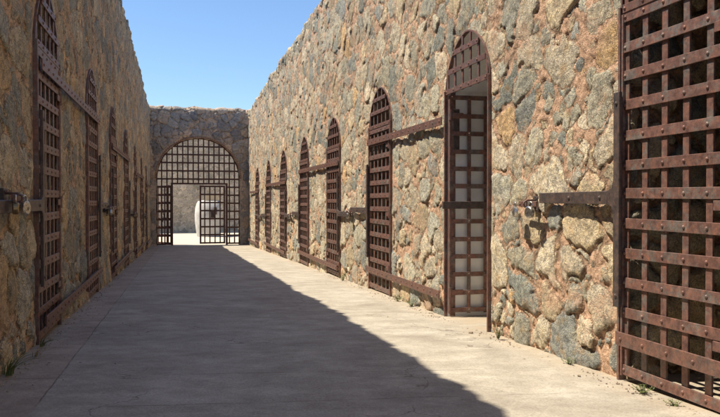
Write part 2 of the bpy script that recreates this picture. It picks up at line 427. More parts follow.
bm.faces.new(vs); tag(obj("courtyard_ground", bm, M['court']), kind="structure")

# ------------------------------------------------------------------ long cell walls
AP = 1.72                                    # superellipse power: slightly pointed arch
HW, SPR, APEX = 0.585, 2.66, 3.24           # doorway half width, spring line, arch top
def opening_sd(dy, z, hw=HW, spr=SPR):
    """<0 inside the doorway"""
    r = APEX - SPR
    rect = np.maximum(np.abs(dy) - hw, z - spr)
    arc = ((np.abs(dy / hw) ** AP + (np.maximum(z - spr, 0) / r) ** AP) ** (1 / AP) - 1) * min(hw, r)
    return np.where(z > spr, arc, np.abs(dy) - hw)
def ulist(segs, jambs):
    us = []
    for a, b, d in segs: us += list(np.arange(a, b, d))
    us = np.array(sorted(us + [segs[-1][1]]))
    for j in jambs:
        k = np.argmin(np.abs(us - j)); us[k] = j
    return us
DOORS_R = [3.84, 7.20, 10.62, 14.02, 17.45, 21.05, 24.65, 28.2]
DOORS_L = [7.15, 10.65, 14.0, 17.4, 21.0, 24.6, 28.2]
def long_wall(name, X0, side, doors, segs, seed, mat, label):
    """side=+1 : wall to the right, its face looks to -X"""
    jambs = [d + s * HW for d in doors for s in (-1, 1)]
    us = ulist(segs, jambs)
    ss = np.concatenate([np.arange(-0.2, 3.3, 0.0145), np.arange(3.3, 7.0, 0.020)])
    U, S = np.meshgrid(us, ss, indexing='ij')
    Htop = H_WALL + (0.08 if side > 0 else 0) + 0.05 * fbm(U * 0.9, U * 0 + 3, seed + 5, 3)
    er = sst(-S + 0.25 * fbm(U * .8, S * .8, seed + 3, 2), -1.5, -0.3) * 0.36
    h, sdf, r0, r1, r2 = stones(U, S, seed, erode=er)
    if side > 0:      # the bluer, greyer stones sit higher up in the right wall
        r1 = r1 - 0.15 * sst(S, 2.5, 5.5)
    h = h + 0.02 * fbm(U * 0.5, S * 0.6, seed + 9, 2)            # slow swelling of the face
    h = h + 0.01 * sst(-S, -0.9, 0.1)
    floor_d = fw(U, side)
    sd = np.full(U.shape, 9.0); zrel = S.copy()
    for d in doors:
        zr = S + floor_d - fw(d, side)
        s_ = opening_sd(U - d, zr)
        m = np.abs(U - d) < 1.2
        upd = m & (s_ < sd)
        sd = np.where(upd, s_, sd)
    # near an opening the masonry comes back to the nominal plane
    fl = sst(sd, 0.015, 0.12)
    h = h * fl
    over = sst(S, 5.5, 5.95)
    h = h * (1 + 0.8 * over)
    # profile: up the face, round the top edge, then back over the wall
    t = np.clip((S - (Htop - 0.10)) / 0.20, 0, 1); ang = t * math.pi / 2
    back = np.where(S < Htop - 0.10, 0, np.where(S > Htop + 0.10, S - Htop - 0.10 + 0.127, 0.127 * (1 - np.cos(ang))))
    up = np.where(S < Htop - 0.10, S, np.where(S > Htop + 0.10, Htop - 0.10 + 0.127, Htop - 0.10 + 0.127 * np.sin(ang)))
    X = X0 + side * (back - h * np.cos(ang)); Zc = floor_d + up + h * np.sin(ang) * 1.3
    Yc = U.copy()
    # project vertices just inside a doorway onto its outline
    ins = sd < 0
    for d in doors:
        zr = Zc - fw(d, side); m = ins & (np.abs(U - d) < 1.0)
        arcm = m & (zr > SPR)
        rr = APEX - SPR
        q = (np.abs((U - d) / HW) ** AP + np.abs((zr - SPR) / rr) ** AP) ** (1 / AP) + 1e-6
        Yc = np.where(arcm, d + (U - d) / q, Yc); Zc = np.where(arcm, fw(d, side) + SPR + (zr - SPR) / q, Zc)
        Yc = np.where(m & ~arcm, d + np.sign(U - d + 1e-9) * HW, Yc)
    cen = 0.25 * (sd[:-1, :-1] + sd[1:, :-1] + sd[1:, 1:] + sd[:-1, 1:])
    keep = cen > -0.002
    P = np.stack([X, Yc, Zc], -1)
    root = empty(name, (X0, 0, 0)); tag(root, label, "stone wall")
    P[..., 0] -= X0
    o = grid_mesh("masonry_face", P, sdf, (r0, r1, r2), mat, keep, root, flip=(side > 0))
    # roof over the cells, back wall and ends: solid building behind the face
    bm = bmesh.new()
    y0, y1 = us[0], us[-1]
    def pt(x, y, z): return bm.verts.new((side * x, y, z + fw(y, side)))
    a = [pt(0.55, y0, H_WALL - .05), pt(5.2, y0, H_WALL - .05), pt(5.2, y1, H_WALL - .05), pt(0.55, y1, H_WALL - .05)]
    b = [pt(5.2, y0, -0.3), pt(5.2, y1, -0.3), pt(0.05, y0, -0.3), pt(0.05, y1, -0.3), pt(0.05, y0, H_WALL - .25), pt(0.05, y1, H_WALL - .25)]
    bm.faces.new(a); bm.faces.new((a[1], a[2], b[1], b[0]))
    bm.faces.new((b[2], b[0], a[1], a[0], b[4])); bm.faces.new((b[3], b[1], a[2], a[3], b[5]))
    obj("roof_slab", bm, M['roof'], root)
    return root
wallR = long_wall("cell_block_wall", XR, +1, DOORS_R, [(-6, 3.0, 0.12), (3.0, 8.6, 0.0135), (8.6, 15, 0.022), (15, 32.6, 0.045)], 11, M['right'],
                  "tall sunlit wall of tan and grey rubble on the right, with eight barred doorways")
wallL = long_wall("cell_block_wall", XL, -1, DOORS_L, [(-6, 5.0, 0.12), (5.0, 11, 0.018), (11, 18, 0.03), (18, 32.6, 0.05)], 523, M['left'],
                  "tall shaded wall of orange mortar and rubble along the left side of the walkway")

# reveals (thickness of the wall inside each doorway) and the dark cells behind
def reveal_mesh(seed, mat, nm, depth=0.95, n_d=64, step=0.02):
    pts = []
    for z in np.arange(-0.1, SPR, step): pts.append((-HW, z, 1, 0))
    r = APEX - SPR
    for a in np.linspace(math.pi, 0, 70):
        ca, sa = math.cos(a), max(0, math.sin(a)); e = 2 / AP
        pts.append((HW * math.copysign(abs(ca) ** e, ca), SPR + r * sa ** e, -ca, -sa))
    for z in np.arange(SPR, -0.1, -step): pts.append((HW, z, -1, 0))
    pts = np.array(pts); L = np.concatenate([[0], np.cumsum(np.hypot(np.diff(pts[:, 0]), np.diff(pts[:, 1])))])
    ds = np.linspace(0, depth, n_d)
    A, D = np.meshgrid(L, ds, indexing='ij')
    if mat is M['white']:
        h = 0.004 * fbm(A * 4, D * 4, seed, 3); sdf = A * 0; r0 = r1 = r2 = A * 0
    else:
        h, sdf, r0, r1, r2 = stones(A + 20, D + 4, seed, erode=0.7 + A * 0)
    h = h * sst(D, 0.0, 0.10)
    px = pts[:, 0][:, None] + pts[:, 2][:, None] * h; pz = pts[:, 1][:, None] + pts[:, 3][:, None] * h
    P = np.stack([px, D, pz], -1)
    o = grid_mesh(nm, P, sdf, (r0, r1, r2), mat)
    return o
def cell_mesh(nm, mat):
    bm = bmesh.new(); w, d0, d1, z0, z1 = 1.45, 0.95, 3.6, -0.06, 3.4
    v = {}
    for i, x in enumerate((-w, w)):
        for j, y in enumerate((d0, d1)):
            for k, z in enumerate((z0, z1)): v[i, j, k] = bm.verts.new((x, y, z))
    for f in (((0, 0, 0), (0, 1, 0), (0, 1, 1), (0, 0, 1)), ((1, 0, 0), (1, 0, 1), (1, 1, 1), (1, 1, 0)),
              ((0, 1, 0), (1, 1, 0), (1, 1, 1), (0, 1, 1)), ((0, 0, 1), (0, 1, 1), (1, 1, 1), (1, 0, 1))):
        bm.faces.new([v[q] for q in f])
    # inner side of the front wall, left and right of the doorway and above it
    box(bm, -w, -HW - .04, d0 - .02, d0, z0, z1); box(bm, HW + .04, w, d0 - .02, d0, z0, z1); box(bm, -HW - .04, HW + .04, d0 - .02, d0, APEX + .02, z1)
    return obj(nm, bm, mat)
rev = {}; first = {}
rev['R'] = reveal_mesh(77, M['right'], "doorway_reveal"); rev['L'] = reveal_mesh(97, M['left'], "doorway_reveal")
rev['W'] = reveal_mesh(37, M['white'], "whitewashed_reveal", step=0.06)
room = cell_mesh("cell_interior", M['darkroom']); roomW = cell_mesh("cell_interior", M['white'])
def put_reveal(src, root, X0, d, side, used=set()):
    o = src if src.name not in used else src.copy()
    if src.name in used: COL.objects.link(o)
    used.add(src.name); o.parent = root
    o.location = (0, d, fw(d, side)); o.rotation_euler = (0, 0, R(-90) if side > 0 else R(90))
    return o
for k, d in enumerate(DOORS_R):
    put_reveal(rev['W'] if k == 1 else rev['R'], wallR, XR, d, 1); put_reveal(roomW if k == 1 else room, wallR, XR, d, 1)
for d in DOORS_L:
    put_reveal(rev['L'], wallL, XL, d, -1); put_reveal(room, wallL, XL, d, -1)

# ------------------------------------------------------------------ iron cell doors
# local frame: x across the doorway, -y out towards the yard, z up; origin at the sill
def strap_bm(length, hgt=0.073, th=0.012, rivets=(), rr=0.0135, bev=0.002):
    bm = bmesh.new(); box(bm, -length / 2, length / 2, -th, 0, -hgt / 2, hgt / 2, bev)
    for x in rivets: dome(bm, (x, -th, 0), rr, sgn=-1)
    return bm
NV = 6
protos = {}
def door(sp, latch, open_leaf=False, arm=1.10, az=1.29):
    """sp spacing of the bars, latch=+1/-1 side of the lock arm"""
    key = ("P", sp, open_leaf); sh_, vw_ = (0.054, 0.021) if open_leaf else (0.073, 0.028)
    w = sp * (NV - 1) + 0.05
    xs = [(-(NV - 1) / 2 + i) * sp for i in range(NV)]
    if key not in protos:
        a = obj("cross_strap", strap_bm(w, sh_, rivets=xs), M['iron'])
        bm = bmesh.new(); box(bm, -vw_, vw_, 0.001, 0.017, 0.03, 2.60, 0.002)
        b = obj("vertical_bar", bm, M['iron'])
        protos[key] = (a.data, b.data); bpy.data.objects.remove(a); bpy.data.objects.remove(b)
    da, db = protos[key]
    def inst(nm, data, par, loc):
        o = bpy.data.objects.new(nm, data); COL.objects.link(o); o.parent = par; o.location = loc; return o
    root = empty("cell_door")
    ho = w / 2 + 0.035
    # frame: flat jamb irons and a bent iron over the arch
    bm = bmesh.new()
    for s in (-1, 1): box(bm, s * ho - 0.012, s * ho + 0.012, -0.022, 0.045, -0.02, SPR, 0.003)
    ra = APEX - SPR; n = 28; ring = []
    for i in range(n + 1):
        a = math.pi * i / n; ca, sa = math.cos(a), max(0.0, math.sin(a)); e = 2 / AP
        ring.append([bm.verts.new((rx * math.copysign(abs(ca) ** e, ca), y, SPR + rz * sa ** e)) for rx, rz, y in
                     ((ho - .008, ra - .012, -.004), (ho + .010, ra + .006, -.004), (ho + .010, ra + .006, .043), (ho - .008, ra - .012, .043))])
    for a, b in zip(ring[:-1], ring[1:]):
        for k in range(4): bm.faces.new((a[k], b[k], b[(k + 1) % 4], a[(k + 1) % 4]))
    obj("frame", bm, M['iron'], root)
    # fixed half-round grating over the leaf
    tr = empty("transom_grating"); tr.parent = root
    for z, ex in ((2.64, 0), (2.86, 0), (3.06, 0)):
        dz = z - SPR; hw = min(w / 2, (ho - 0.01) * max(0.02, 1 - (max(dz + .02, 0) / (ra - 0.01)) ** AP) ** (1 / AP))
        rv = [x for x in xs if abs(x) < hw - 0.015] or [0]
        o = obj("cross_strap", strap_bm(2 * hw, 0.060, rivets=rv), M['iron_tie'], tr); o.location = (0, -0.006, z)
    for x in xs:
        zt = SPR + (ra - 0.02) * max(0.0, 1 - abs(x / (ho - 0.012)) ** AP) ** (1 / AP)
        if zt - 2.62 > 0.06:
            bm = bmesh.new(); box(bm, x - .022, x + .022, -0.004, 0.011, 2.61, zt, 0.002); obj("vertical_bar", bm, M['iron_tie'], tr)
    # hinged leaf
    hinge = -latch
    leaf = empty("leaf"); leaf.parent = root
    px = hinge * w / 2; leaf.location = (px, 0, 0)
    for i in range(13):
        z = 0.075 + i * 0.2085
        if z > 2.6: break
        o = inst("cross_strap", da, leaf, (-px, 0, z + random.uniform(-.006, .006))); o.rotation_euler = (random.uniform(-.05, .05), R(random.uniform(-.45, .45)), 0)
    for x in xs: inst("vertical_bar", db, leaf, (x - px + random.uniform(-.004, .004), 0, 0)).rotation_euler = (0, R(random.uniform(-.12, .12)), 0)
    bm = bmesh.new()                      # edge irons of the leaf
    for s in (-1, 1): box(bm, s * (w / 2) - .010 - px, s * (w / 2) + .010 - px, -0.02, 0.028, 0.03, 2.60, 0.002)
    obj("leaf_rim", bm, M['iron'], leaf)
    # lock arm: upright iron on the latch side and a long arm out along the wall
    bm = bmesh.new(); e = latch
    y0, y1 = -0.062, -0.034
    zc = az
    prof = [(-0.032, 0.52), (0.036, 0.52), (0.036, zc - 0.12), (0.058, zc - 0.068), (0.11, zc - 0.048), (arm, zc - 0.044), (arm, zc + 0.044),
            (0.11, zc + 0.05), (0.058, zc + 0.072), (0.036, zc + 0.13), (0.036, 2.05), (-0.032, 2.05)]
    xo = e * (w / 2 + 0.005) - px
    f = [bm.verts.new((xo + e * p, y0, z)) for p, z in prof]; g = [bm.verts.new((xo + e * p, y1, z)) for p, z in prof]
    bm.faces.new(f); bm.faces.new(g[::-1])
    for i in range(len(prof)): bm.faces.new((f[i], g[i], g[(i + 1) % len(prof)], f[(i + 1) % len(prof)]))
    bmesh.ops.recalc_face_normals(bm, faces=bm.faces)
    es = [x for x in bm.edges if abs(x.verts[0].co.y - x.verts[1].co.y) < 1e-5]
    bmesh.ops.bevel(bm, geom=es, offset=0.004, segments=1, affect='EDGES')
    for p, z in ((0, 0.60), (0, 1.97), (0.2, zc), (0.62, zc)): dome(bm, (xo + e * p, y0, z), 0.016, sgn=-1)
    arm = obj("lock_arm", bm, M['iron_dark'], leaf)
    for z in ((0.42, 1.25, 2.30) if not open_leaf else (0.285, 2.37)):          # hinges wrapped round the jamb iron
        bm = bmesh.new()
        tube(bm, [(0, -0.018, z - 0.06), (0, -0.018, z + 0.06)], 0.022, 10)
        box(bm, min(0, -hinge * 0.16), max(0, -hinge * 0.16), -0.026, -0.014, z - 0.03, z + 0.03, 0.002)
        obj("hinge", bm, M['iron'], leaf)
    if open_leaf:
        bm = bmesh.new(); box(bm, *sorted((-hinge * 0.0, -hinge * 0.13)), 0.02, 0.040, 1.95, 2.45, 0.003)
        obj("lock_case", bm, M['iron_dark'], leaf)
        bm = bmesh.new(); box(bm, -0.11, 1.0, -0.075, -0.035, 1.27, 1.355, 0.003); obj("lock_bolt", bm, M['iron_dark'], leaf)
        bm = bmesh.new(); q = hinge * (w / 2 + 0.008); box(bm, q - .006, q + .006, 0.046, 0.11, -0.02, SPR, 0.002); obj("jamb_plate", bm, M['iron'], root)
    return root, leaf
def place(o, side, d, X0):
    o.location = (X0 - side * 0.018, d, fw(d, side) - 0.005); o.rotation_euler = (0, 0, R(-90) if side > 0 else R(90))
# right wall: local +x -> world -y (towards the camera).  far latch = -1, near latch = +1
ordinal = ["nearest", "second", "third", "fourth", "fifth", "sixth", "seventh", "eighth"]
near0, leaf0 = door(0.2, -1, az=1.30)
place(near0, +1, DOORS_R[0], XR)
tag(near0, "large rusty riveted iron door in the right foreground, cut off by the picture edge", "cell door", "barred iron cell doors")
op, opl = door(0.2165, +1, True)
place(op, +1, DOORS_R[1], XR); opl.rotation_euler = (0, 0, R(89)); opl.location.y += 0.02
opl.location.x += 0.042
tag(op, "iron cell door whose leaf stands open against a whitewashed reveal on the sunny wall", "cell door", "barred iron cell doors")
DA, _ = door(0.2165, -1); DB, _ = door(0.2165, +1)
usedp = set()
def closed(kind):
    p = DA if kind < 0 else DB
    if kind in usedp: return copy_tree(p)
    usedp.add(kind); return p
labR = ["closed rusty cell door just beyond the open doorway on the sunlit right wall",
        "closed rusty cell door on the sunlit wall, third beyond the open one's tied neighbour and before a tied pair",
        "", "", "", ""]
labR = {2: "closed iron cell door next beyond the open one, strapped to it at top and foot",
        3: "closed iron cell door on the sunlit wall, second beyond the open door",
        4: "closed iron cell door on the sunlit wall, third beyond the open door",
        5: "closed iron cell door on the sunlit wall, fourth beyond the open door",
        6: "narrow looking iron cell door on the sunlit wall, second from the arched gate",
        7: "last iron cell door on the right wall, right beside the arched gate"}
for k in range(2, 8):
    o = closed(-1 if k % 2 == 0 else +1); place(o, +1, DOORS_R[k], XR); o.rotation_euler.z += R(random.uniform(-.6, .6))
    tag(o, labR[k], "cell door", "barred iron cell doors")
labL = ["nearest iron cell door on the shaded left wall, its arched top cut by the picture edge",
        "second iron cell door from the camera on the shaded left wall, full arch visible",
        "third iron cell door from the camera on the shaded left wall, beyond a padlocked arm",
        "fourth iron cell door from the camera on the shaded left wall",
        "fifth iron cell door from the camera on the shaded left wall, seen as a dark slit",
        "shaded left wall's iron cell door second from the arched gate",
        "shaded left wall's last iron cell door, right beside the arched gate"]
for k, d in enumerate(DOORS_L):
    # left wall: local +x -> world +y (away).  near latch = -1
    o = door(0.2165, -1, arm=1.75, az=1.225)[0] if k == 0 else closed(-1 if k % 2 == 0 else +1); place(o, -1, d, XL)
    tag(o, labL[k], "cell door", "barred iron cell doors")

# tie straps joining the doors two by two
def tie(name, X0, side, ya, yb, z, label, hgt=0.095, ez=None):
    L = yb - ya; bm = bmesh.new()
    n = int(L / 0.235)
    rv = [-L / 2 + 0.06 + i * (L - 0.12) / n for i in range(n + 1)]
    box(bm, -L / 2, L / 2, -0.014, 0, -hgt / 2, hgt / 2, 0.002)
    for x in rv: dome(bm, (x, -0.014, 0), 0.014, sgn=-1)
    o = obj(name, bm, M['iron_tie'])
    o.location = (X0 - side * (0.085 if z - fz((ya + yb) / 2) < 1 else 0.058), (ya + yb) / 2, z); o.rotation_euler = (0, 0, R(-90) if side > 0 else R(90))
    tag(o, label, "iron strap", "long iron straps tying neighbouring doors together"); return o
pairsR = [(1.6, 4.345, 3.84), (7.82, 11.20, 8.9), (13.4, 18.05, 15.7), (20.4, 25.25, 22.8), (27.6, 31.2, 29.0)]
wR = ["on the nearest right door", "from the open door to its neighbour", "tying second and third doors past the open one",
      "tying fourth and fifth doors past the open one", "ending beside the gate on the right wall"]
for (a, b, c), w in zip(pairsR, wR):
    for z, q in ((0.19, "foot"), (2.26, "upper")):
        if c < 5 and q == "upper": continue
        tie("tie_strap", XR, 1, a, b, fz(c) + z, f"riveted {q} iron strap {w}")
pairsL = [(6.58, 11.20, 8.9), (13.4, 18.0, 15.7), (20.4, 25.2, 22.8), (27.6, 31.2, 29.0)]
wL = ["joining the two nearest doors of the shaded wall", "joining third and fourth doors of the shaded wall", "joining fifth and sixth doors of the shaded wall",
      "ending beside the gate on the shaded wall"]
for (a, b, c), w in zip(pairsL, wL):
    for z, q in ((0.26, "foot"), (2.50, "upper")):
        tie("tie_strap", XL, -1, a, b, fz(c) + z, f"riveted {q} iron strap {w}")

# staples in the wall and padlocks hanging from the lock arms
def staple_proto():
    root = empty("wall_staple")
    bm = bmesh.new(); box(bm, -0.05, 0.05, -0.012, 0.05, -0.07, 0.07, 0.003)
    for x, z in ((-.03, .05), (.03, .05), (-.03, -.05), (.03, -.05)): dome(bm, (x, -0.012, z), 0.010, sgn=-1)
    obj("plate", bm, M['iron_dark'], root)
    bm = bmesh.new(); box(bm, -0.15, 0.17, -0.098, -0.082, -0.022, 0.026, 0.003); dome(bm, (-0.12, -0.098, 0), 0.012, sgn=-1); obj("hasp", bm, M['iron'], root)
    bm = bmesh.new(); tube(bm, [(0, 0, 0.035), (0, -0.09, 0.035), (0, -0.12, 0.018), (0, -0.125, 0), (0, -0.12, -0.018), (0, -0.09, -0.035), (0, 0, -0.035)], 0.009, 8)
    obj("loop", bm, M['iron'], root, smooth=True)
    return root
def padlock_proto(mat, r=0.052):
    root = empty("padlock")
    bm = bmesh.new(); n = 22; prof = [(0.0, -0.021), (r * .80, -0.021), (r, -0.014), (r, 0.014), (r * .80, 0.021), (0.0, 0.021)]
    rings = []
    for q, y in prof:
        rings.append([bm.verts.new((q * math.cos(2 * math.pi * i / n), y, -0.075 + q * math.sin(2 * math.pi * i / n))) for i in range(n)] if q else [bm.verts.new((0, y, -0.075))])
    for a, b in zip(rings[:-1], rings[1:]):
        for i in range(n):
            j = (i + 1) % n
            if len(a) == 1: bm.faces.new((a[0], b[j], b[i]))
            elif len(b) == 1: bm.faces.new((a[i], a[j], b[0]))
            else: bm.faces.new((a[i], a[j], b[j], b[i]))
    bmesh.ops.recalc_face_normals(bm, faces=bm.faces)
    body = obj("body", bm, mat, root)
    bm = bmesh.new(); box(bm, -0.005, 0.005, -0.024, -0.019, -0.092, -0.070, 0.001); obj("keyhole_cover", bm, M['iron_dark'], body)
    bm = bmesh.new(); pts = [(-0.027, 0, -0.040), (-0.027, 0, -0.012)] + [(0.027 * math.cos(a), 0, -0.012 + 0.027 * math.sin(a)) for a in np.linspace(math.pi, 0, 9)[1:-1]] + [(0.027, 0, -0.012), (0.027, 0, -0.040)]
    tube(bm, pts, 0.0065, 8); obj("shackle", bm, M['steel'], root, smooth=True)
    return root
st0 = staple_proto(); pl0 = padlock_proto(M['steel']); pl1 = padlock_proto(M['brass'], 0.042)
first_used = set()
def clone(p):
    if p.name in first_used: return copy_tree(p)
    first_used.add(p.name); return p
rot_side = lambda s: R(-90) if s > 0 else R(90)
def lockset(side, X0, y, where, locks):
    z = fw(y, side) + (1.29 if side > 0 and y < 8 else 1.225 if y < 8 else 1.29)
    s = clone(st0); s.location = (X0 + side * 0.0 - side * 0.02, y, z); s.rotation_euler = (0, 0, rot_side(side))
    tag(s, f"iron staple plate {where}", "staple", "wall staples of the door locks")
    for i, (dy, p, txt) in enumerate(locks):
        o = clone(p); o.location = (X0 - side * (0.125 + 0.012 * i), y + dy, z + 0.005); o.rotation_euler = (0, R(6 - 11 * i), rot_side(side) + R(12 - 30 * i))
        tag(o, f"{txt} padlock {where}", "padlock", "round padlocks on the lock arms")
lockset(1, XR, 5.62, "between the open doorway and the nearest right door", [(-0.08, pl0, "shiny round"), (0.18, pl0, "second, farther")])
lockset(1, XR, 12.35, "between first and second closed doors past the open one", [(-0.03, pl0, "bright round")])
lockset(1, XR, 19.25, "between third and fourth closed doors past the open one", [(0, pl0, "tiny bright")])
lockset(1, XR, 26.4, "between the last two doors of the right wall", [(0, pl0, "tiny round")])
lockset(-1, XL, 5.38, "at the left picture edge on the shaded wall", [(-0.13, pl1, "near hanging round"), (0.10, pl0, "second, farther round")])
lockset(-1, XL, 12.35, "between second and third doors of the shaded wall", [(-0.08, pl0, "near hanging round"), (0.10, pl1, "farther, darker round")])
lockset(-1, XL, 19.25, "between fourth and fifth doors of the shaded wall", [(0, pl1, "small dark round")])
lockset(-1, XL, 26.4, "between the last two doors of the shaded wall", [(0, pl1, "tiny dark round")])

# ------------------------------------------------------------------ gate wall across the far end
GX0, GX1, GTOP = -0.94, 2.72, 4.80
GC = (GX0 + GX1) / 2; GR = (GX1 - GX0) / 2; GS = GTOP - GR; GZ = fz(YG)
def gate_wall():
    us = np.arange(XL - 0.5, XR + 0.5, 0.026); us[np.argmin(abs(us - GX0))] = GX0; us[np.argmin(abs(us - GX1))] = GX1
    ss = np.arange(-0.1, 6.9, 0.026)
    U, S = np.meshgrid(us, ss, indexing='ij')
    h, sdf, r0, r1, r2 = stones(U, S, 901, 0.44, 0.37, relief=1.3, erode=0.35 + 0 * U, gap=0.004, gapn=0.01)
    sd = np.where(S > GS, np.sqrt((U - GC) ** 2 + (S - GS) ** 2) - GR, np.abs(U - GC) - GR)
    pl = sst(-sd, -0.62, -0.22) * sst(-S, -3.4, -2.4)        # smoother rendered piers
    h = h * sst(sd, 0.01, 0.15) * (1 - 0.5 * pl)
    Ht = 6.10 + 0.05 * fbm(U * 1.7, U * 0, 5, 2)
    t = np.clip((S - (Ht - .12)) / .24, 0, 1); ang = t * math.pi / 2
    back = np.where(S > Ht + .12, S - Ht - .12 + .153, .153 * (1 - np.cos(ang)) * (S > Ht - .12))
    up = np.where(S < Ht - .12, S, Ht - .12 + .153 * np.sin(ang))
    X = U.copy(); Y = YG + back - h * np.cos(ang); Z = up + h * np.sin(ang) * 1.2 + GZ
    ins = sd < 0; q = np.sqrt((U - GC) ** 2 + np.maximum(S - GS, 0) ** 2) / GR + 1e-6
    ar = ins & (S > GS)
    X = np.where(ar, GC + (U - GC) / q, X); Z = np.where(ar, GZ + GS + (S - GS) / q, Z)
    X = np.where(ins & ~ar, GC + np.sign(U - GC) * GR, X)
    cen = 0.25 * (sd[:-1, :-1] + sd[1:, :-1] + sd[1:, 1:] + sd[:-1, 1:])
    root = empty("gate_wall", (GC, YG, GZ)); tag(root, "dark rounded basalt rubble wall with a wide arch closing the far end of the walkway", "stone wall")
    P = np.stack([X - GC, Y - YG, Z - GZ], -1)
    grid_mesh("masonry_face", P, sdf, (r0, r1, r2), M['gate'], cen > -0.002, root, flip=False)
    # arch lining
    pts = [(-GR, z, 1, 0) for z in np.arange(-0.1, GS, 0.05)] + [(GR * math.cos(a), GS + GR * math.sin(a), -math.cos(a), -math.sin(a)) for a in np.linspace(math.pi, 0, 90)] + [(GR, z, -1, 0) for z in np.arange(GS, -0.1, -0.05)]
    pts = np.array(pts); L = np.concatenate([[0], np.cumsum(np.hypot(np.diff(pts[:, 0]), np.diff(pts[:, 1])))])
    A, D = np.meshgrid(L, np.linspace(0, 0.75, 18), indexing='ij')
    h, sdf, r0, r1, r2 = stones(A, D, 41, erode=0.3 + 0 * A); h = h * sst(D, 0, 0.1)
    P = np.stack([pts[:, 0][:, None] + pts[:, 2][:, None] * h, D, pts[:, 1][:, None] + pts[:, 3][:, None] * h], -1)
    grid_mesh("arch_lining", P, sdf, (r0, r1, r2), M['far'], None, root)
    # back face of the wall (above and beside the arch) so it is solid from the courtyard
    bm = bmesh.new(); n = 40
    arc = [(GR * math.cos(math.pi * i / n), GS + GR * math.sin(math.pi * i / n)) for i in range(n + 1)]
    lo = [bm.verts.new((x, 0.75, z)) for x, z in arc]; hi = [bm.verts.new((x * 1.35, 0.75, 6.05)) for x, z in arc]
    for i in range(n): bm.faces.new((lo[i], lo[i + 1], hi[i + 1], hi[i]))
    for s, i in ((1, 0), (-1, n)):
        a = bm.verts.new((s * GR, 0.75, -0.1)); b = bm.verts.new((s * GR * 1.35, 0.75, -0.1)); bm.faces.new((a, b, hi[i], lo[i]))
    obj("back_face", bm, M['roof'], root)
    # brick ring round the arch
    bm = bmesh.new(); nb = 62
    for i in range(nb):
        a0 = math.pi * (i + 0.07) / nb; a1 = math.pi * (i + 0.93) / nb; ro = GR + 0.055 + random.uniform(-.01, .01); ri = GR - 0.012
        pr = random.uniform(0.004, 0.016)
        q = [(r * math.cos(a), GS + r * math.sin(a)) for r, a in ((ri, a0), (ro, a0), (ro, a1), (ri, a1))]
        f = [bm.verts.new((x, -pr, z)) for x, z in q]; g = [bm.verts.new((x, 0.14, z)) for x, z in q]
        bm.faces.new(f[::-1]); bm.faces.new(g)
        for k in range(4): bm.faces.new((f[k], f[(k + 1) % 4], g[(k + 1) % 4], g[k]))
    bmesh.ops.recalc_face_normals(bm, faces=bm.faces)
    obj("arch_ring", bm, M['brick'], root)
gate_wall()

